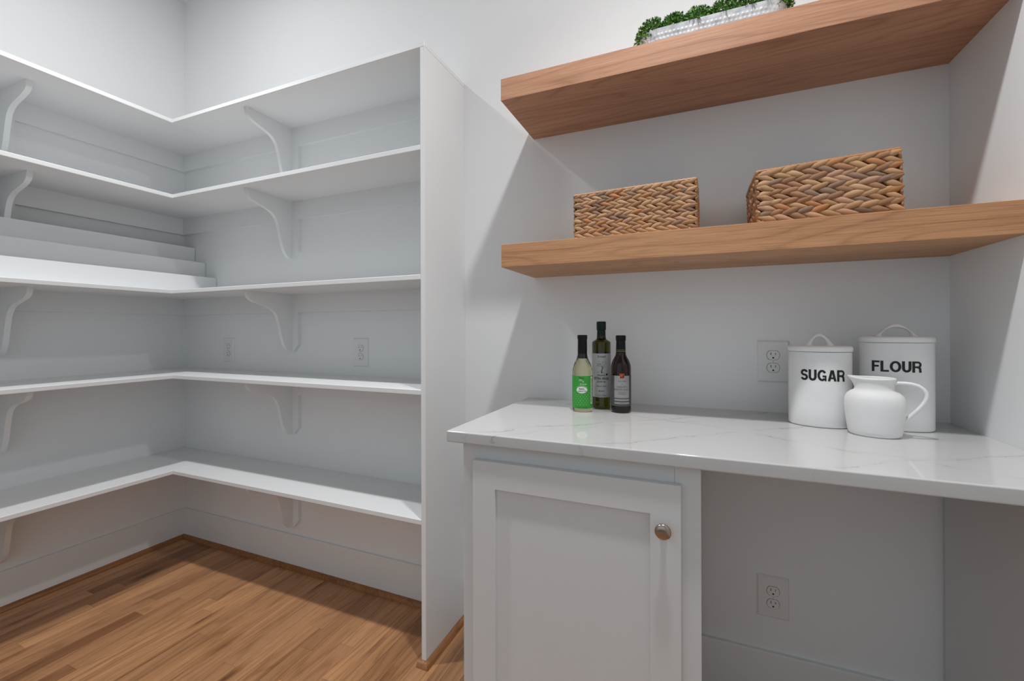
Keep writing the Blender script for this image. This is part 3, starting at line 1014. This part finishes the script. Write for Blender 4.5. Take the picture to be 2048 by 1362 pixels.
def b1(t, body, cyl):
    r = .0322
    MB().lathe([(.0149, .168), (.0150, .199), (.0146, .229), (.0158, .2305), (.0160, .2400), (.0152, .2425), (.013, .2432)], 40).build('cap', CAPB, t, smooth=True, ang=50)
    fn = cyl(r + .0004)
    lb = patch(fn, -.062, .062, .012, .1145).build('label', GREENL, t, smooth=True)
    d = MB(); rdm = 0
    for row in range(8):
        z = .018 + row * .0062
        for k in range(-9, 10):
            x_ = k * .0098 + (.0049 if row % 2 else 0)
            if row == 0 and abs(x_) < .022: continue
            if row > 6 and abs(x_) < .022: continue
            if (x_ / .0185) ** 2 + ((z - .069) / .0125) ** 2 < 1.15: continue
            disc(d, fn, x_ - .002, z, .0011, .0012, .0003, 10)
    d.build('dots', DOTP, lb)
    disc(MB(), fn, -.002, .0705, .0175, .0105, .0003, 36).build('oval', WHITEP, lb)
    rg = MB(); line(rg, fn, [(-.002 + .0193 * cos(R(a)), .0712 + .0122 * sin(R(a))) for a in range(25, 156, 6)], .0007, .0003); rg.build('oval_line', WHITEP, lb)
    prints(MB(), fn, [('BASIL,', .0715, .0052, .02, .15, .95, -.002), ('GARLIC OIL', .0645, .0044, .02, .15, .85, -.001)], .0005).build('lettering', INK, lb)
    prints(MB(), fn, [('Dip', .0995, .0052, 0, .2, 1, -.006), ('&', .0945, .0052, 0, .1, 1, .002), ('Drizzle', .0865, .0052, 0, .2, 1, .002)]).build('lettering', WHITEP, lb)
    prints(MB(), fn, [('Stave', .1062, .0055, .015, .35, 1, -.005), ('8.5 FL OZ 250 ML', .0140, .0030, .01, 0, 1, .0)]).build('lettering', DKGREEN, lb)
    bc = MB()
    rr = random.Random(3)
    for k in range(34):
        z = .030 + k * .0023
        bc.add(*(lambda m: (m.v, m.f))(patch(fn, .0300, .0300 + .006 * rr.uniform(.5, 1), z, z + .0011, .0003, 2)))
    patch(fn, .0290, .0375, .026, .112, .0002).build('side_panel', WHITEP, lb)
    for i, v in enumerate(bc.v): pass
    bc.v = [((p[0]) * 1.004, p[1] * 1.004, p[2]) for p in bc.v]
    bc.build('fine_print', INK, lb)


def b2(t, body, cyl):
    r = .0304
    MB().lathe([(.0150, .224), (.0146, .236), (.0138, .258), (.0150, .2585), (.0156, .262), (.0156, .2840), (.0148, .2865), (.012, .2872)], 40).build('cap', CAPG, t, smooth=True, ang=50)
    n_ = cyl(.0152); gp = MB()
    for k in range(-6, 7): disc(gp, n_, k * .0034, .2305, .0010, .0010, .0001, 8)
    disc(gp, n_, 0, .2325, .0016, .0024, .0001, 12)
    gp.build('neck_print', GOLD, t)
    fn = cyl(r + .0004)
    lb = patch(fn, -.094, .094, .039, .182).build('label', PAPER, t, smooth=True)
    prints(MB(), fn, [('Emirelli', .1690, .0068, .012, .45, .95, 0), ('EXTRA VIRGIN', .0965, .0080, .03, 0, .72, .0), ('ORGANIC', .1085, .0052, .02, 0, .85, 0), ('OLIVE OIL', .0875, .0055, .015, 0, .85, 0),
                      ('BLEND', .0570, .0052, .01, 0, .8, .0), ('16.9 FL OZ (500 ML)', .0425, .0030, .012, 0, .9, 0)]).build('lettering', INK, lb)
    prints(MB(), fn, [('Piana & Collina', .0735, .0044, .01, .4, .9, 0), ('product of Italy', .0475, .0024, 0, 0, .95, 0)]).build('lettering', GREYINK, lb)
    tr = MB()
    line(tr, fn, [(.001, .117), (.0, .123), (.002, .129), (.0035, .134), (.0025, .141)], [.004, .0032, .003, .0026, .002], .0003)
    line(tr, fn, [(.0, .123), (.006, .120), (.010, .1165)], [.002, .0014, .0008], .0003)
    line(tr, fn, [(-.015, .1175), (-.011, .121), (-.007, .1225)], [.0006, .0014, .0007], .0003)
    line(tr, fn, [(.003, .133), (.007, .137), (.012, .136)], [.002, .0014, .0008], .0003)
    line(tr, fn, [(.0025, .138), (-.002, .143), (-.009, .141)], [.0016, .0009, .0006], .0003)
    rr = random.Random(9)
    tr.build('tree_print', GREYINK, lb)
    tl = MB()
    for k in range(64):
        a = rr.uniform(0, 2 * pi); q = math.sqrt(rr.random())
        cxx, czz, rx, rz_ = ((.009, .1480, .008, .010) if k % 2 else (-.008, .1460, .008, .010))
        disc(tl, fn, cxx + rx * q * cos(a), czz + rz_ * q * sin(a), .0009, .0006, .0003, 6)
    tl.build('leaf_print', GREYINK, lb)
    sl = MB(); disc(sl, fn, .0180, .1135, .0033, .0036, .0003, 20); sl.build('seal', INK, lb)


def b3(t, body, cyl):
    r = .0308
    MB().lathe([(.0152, .187), (.0149, .200), (.0143, .225), (.0154, .2255), (.0157, .2290), (.0157, .2390), (.0148, .2415), (.012, .242)], 40).build('cap', CAPB, t, smooth=True, ang=50)
    n_ = cyl(.0154); gp = MB()
    for k in range(-6, 7):
        disc(gp, n_, k * .0034, .1915 + .0012 * (k % 2), .0013, .0016, .0001, 8); disc(gp, n_, k * .0034 + .0017, .1965, .0009, .0009, .0001, 8)
    gp.build('neck_print', GOLD, t)
    fn = cyl(r + .0004)
    lb = patch(fn, -.070, .070, .022, .1165).build('label', CHAR, t, smooth=True)
    pn = patch(fn, -.0215, .0275, .0475, .1165, .0002); pn.build('front_panel', SILVER, lb)
    patch(fn, -.0215, .0275, .0385, .0440, .0002).build('stripe', SILVER, lb)
    patch(fn, -.0215, .0275, .0290, .0345, .0002).build('stripe', SILVER, lb)
    prints(MB(), fn, [('CABERNET &', .0795, .0054, .0, 0, .82, .003), ('ROASTED GARLIC', .0715, .0054, .0, 0, .80, .003), ('Finishing Sauce', .0645, .0032, 0, .3, .9, .003), ('and Dipping Oil', .0590, .0032, 0, .3, .9, .003),
                      ('Napa Valley', .0985, .0034, .0, .35, 1.1, .003), ('8.5 FL OZ', .0305, .0026, 0, 0, 1.1, .003)], .0004).build('lettering', GREYINK, lb)
    dm = MB(); dm.add([fn(.003 + a, .0905 + b_, .0004) for a, b_ in ((-.001, 0), (0, -.0013), (.001, 0), (0, .0013))], [(0, 1, 2, 3)]); dm.build('ornament', INK, lb)
    em = patch(fn, -.0035, .0105, .1090, .1230, .0005).build('emblem', ORANGE, t)
    patch(fn, -.0020, .0100, .1095, .1217, .0007).build('field', RED, em)
    fl = MB(); disc(fl, fn, .0015, .1172, .0018, .0022, .0009, 10); disc(fl, fn, .0038, .1185, .0017, .0014, .0009, 10); disc(fl, fn, .0030, .1145, .0008, .0025, .0009, 10)
    line(fl, fn, [(.006, .1190), (.0085, .1165)], .0012, .0009); line(fl, fn, [(.0045, .1106), (.0095, .1106)], .0008, .0009)
    fl.build('flower', ORANGE, em)


bottle('oil_bottle', (-.3325, 1.372, CZ), [(.020, .0), (.0285, .0008), (.0315, .004), (.0320, .009), (.0322, .10), (.0320, .117), (.0308, .133), (.0268, .149), (.0215, .1605), (.0170, .172), (.0150, .182), (.0142, .20), (.0138, .215), (.0130, .226)],
       G1, 'short bottle of pale oil with a green dotted label, leftmost of the bottles', b1)
bottle('oil_bottle', (-.2865, 1.447, CZ), [(.020, 0), (.0275, .0008), (.0298, .004), (.0304, .010), (.0304, .216), (.0292, .2195), (.0255, .2225), (.0200, .2255), (.0160, .229), (.0148, .236), (.0136, .25), (.0132, .262)],
       G2, 'tall olive oil bottle with a white label, middle of the bottles', b2)
bottle('oil_bottle', (-.2155, 1.400, CZ), [(.020, 0), (.0278, .0008), (.0300, .003), (.0308, .009), (.0308, .140), (.0302, .147), (.0285, .154), (.0245, .1640), (.0195, .1725), (.0162, .180), (.0150, .187), (.0142, .20), (.0138, .22)],
       G3, 'short dark brown bottle with a grey label, rightmost of the bottles', b3)
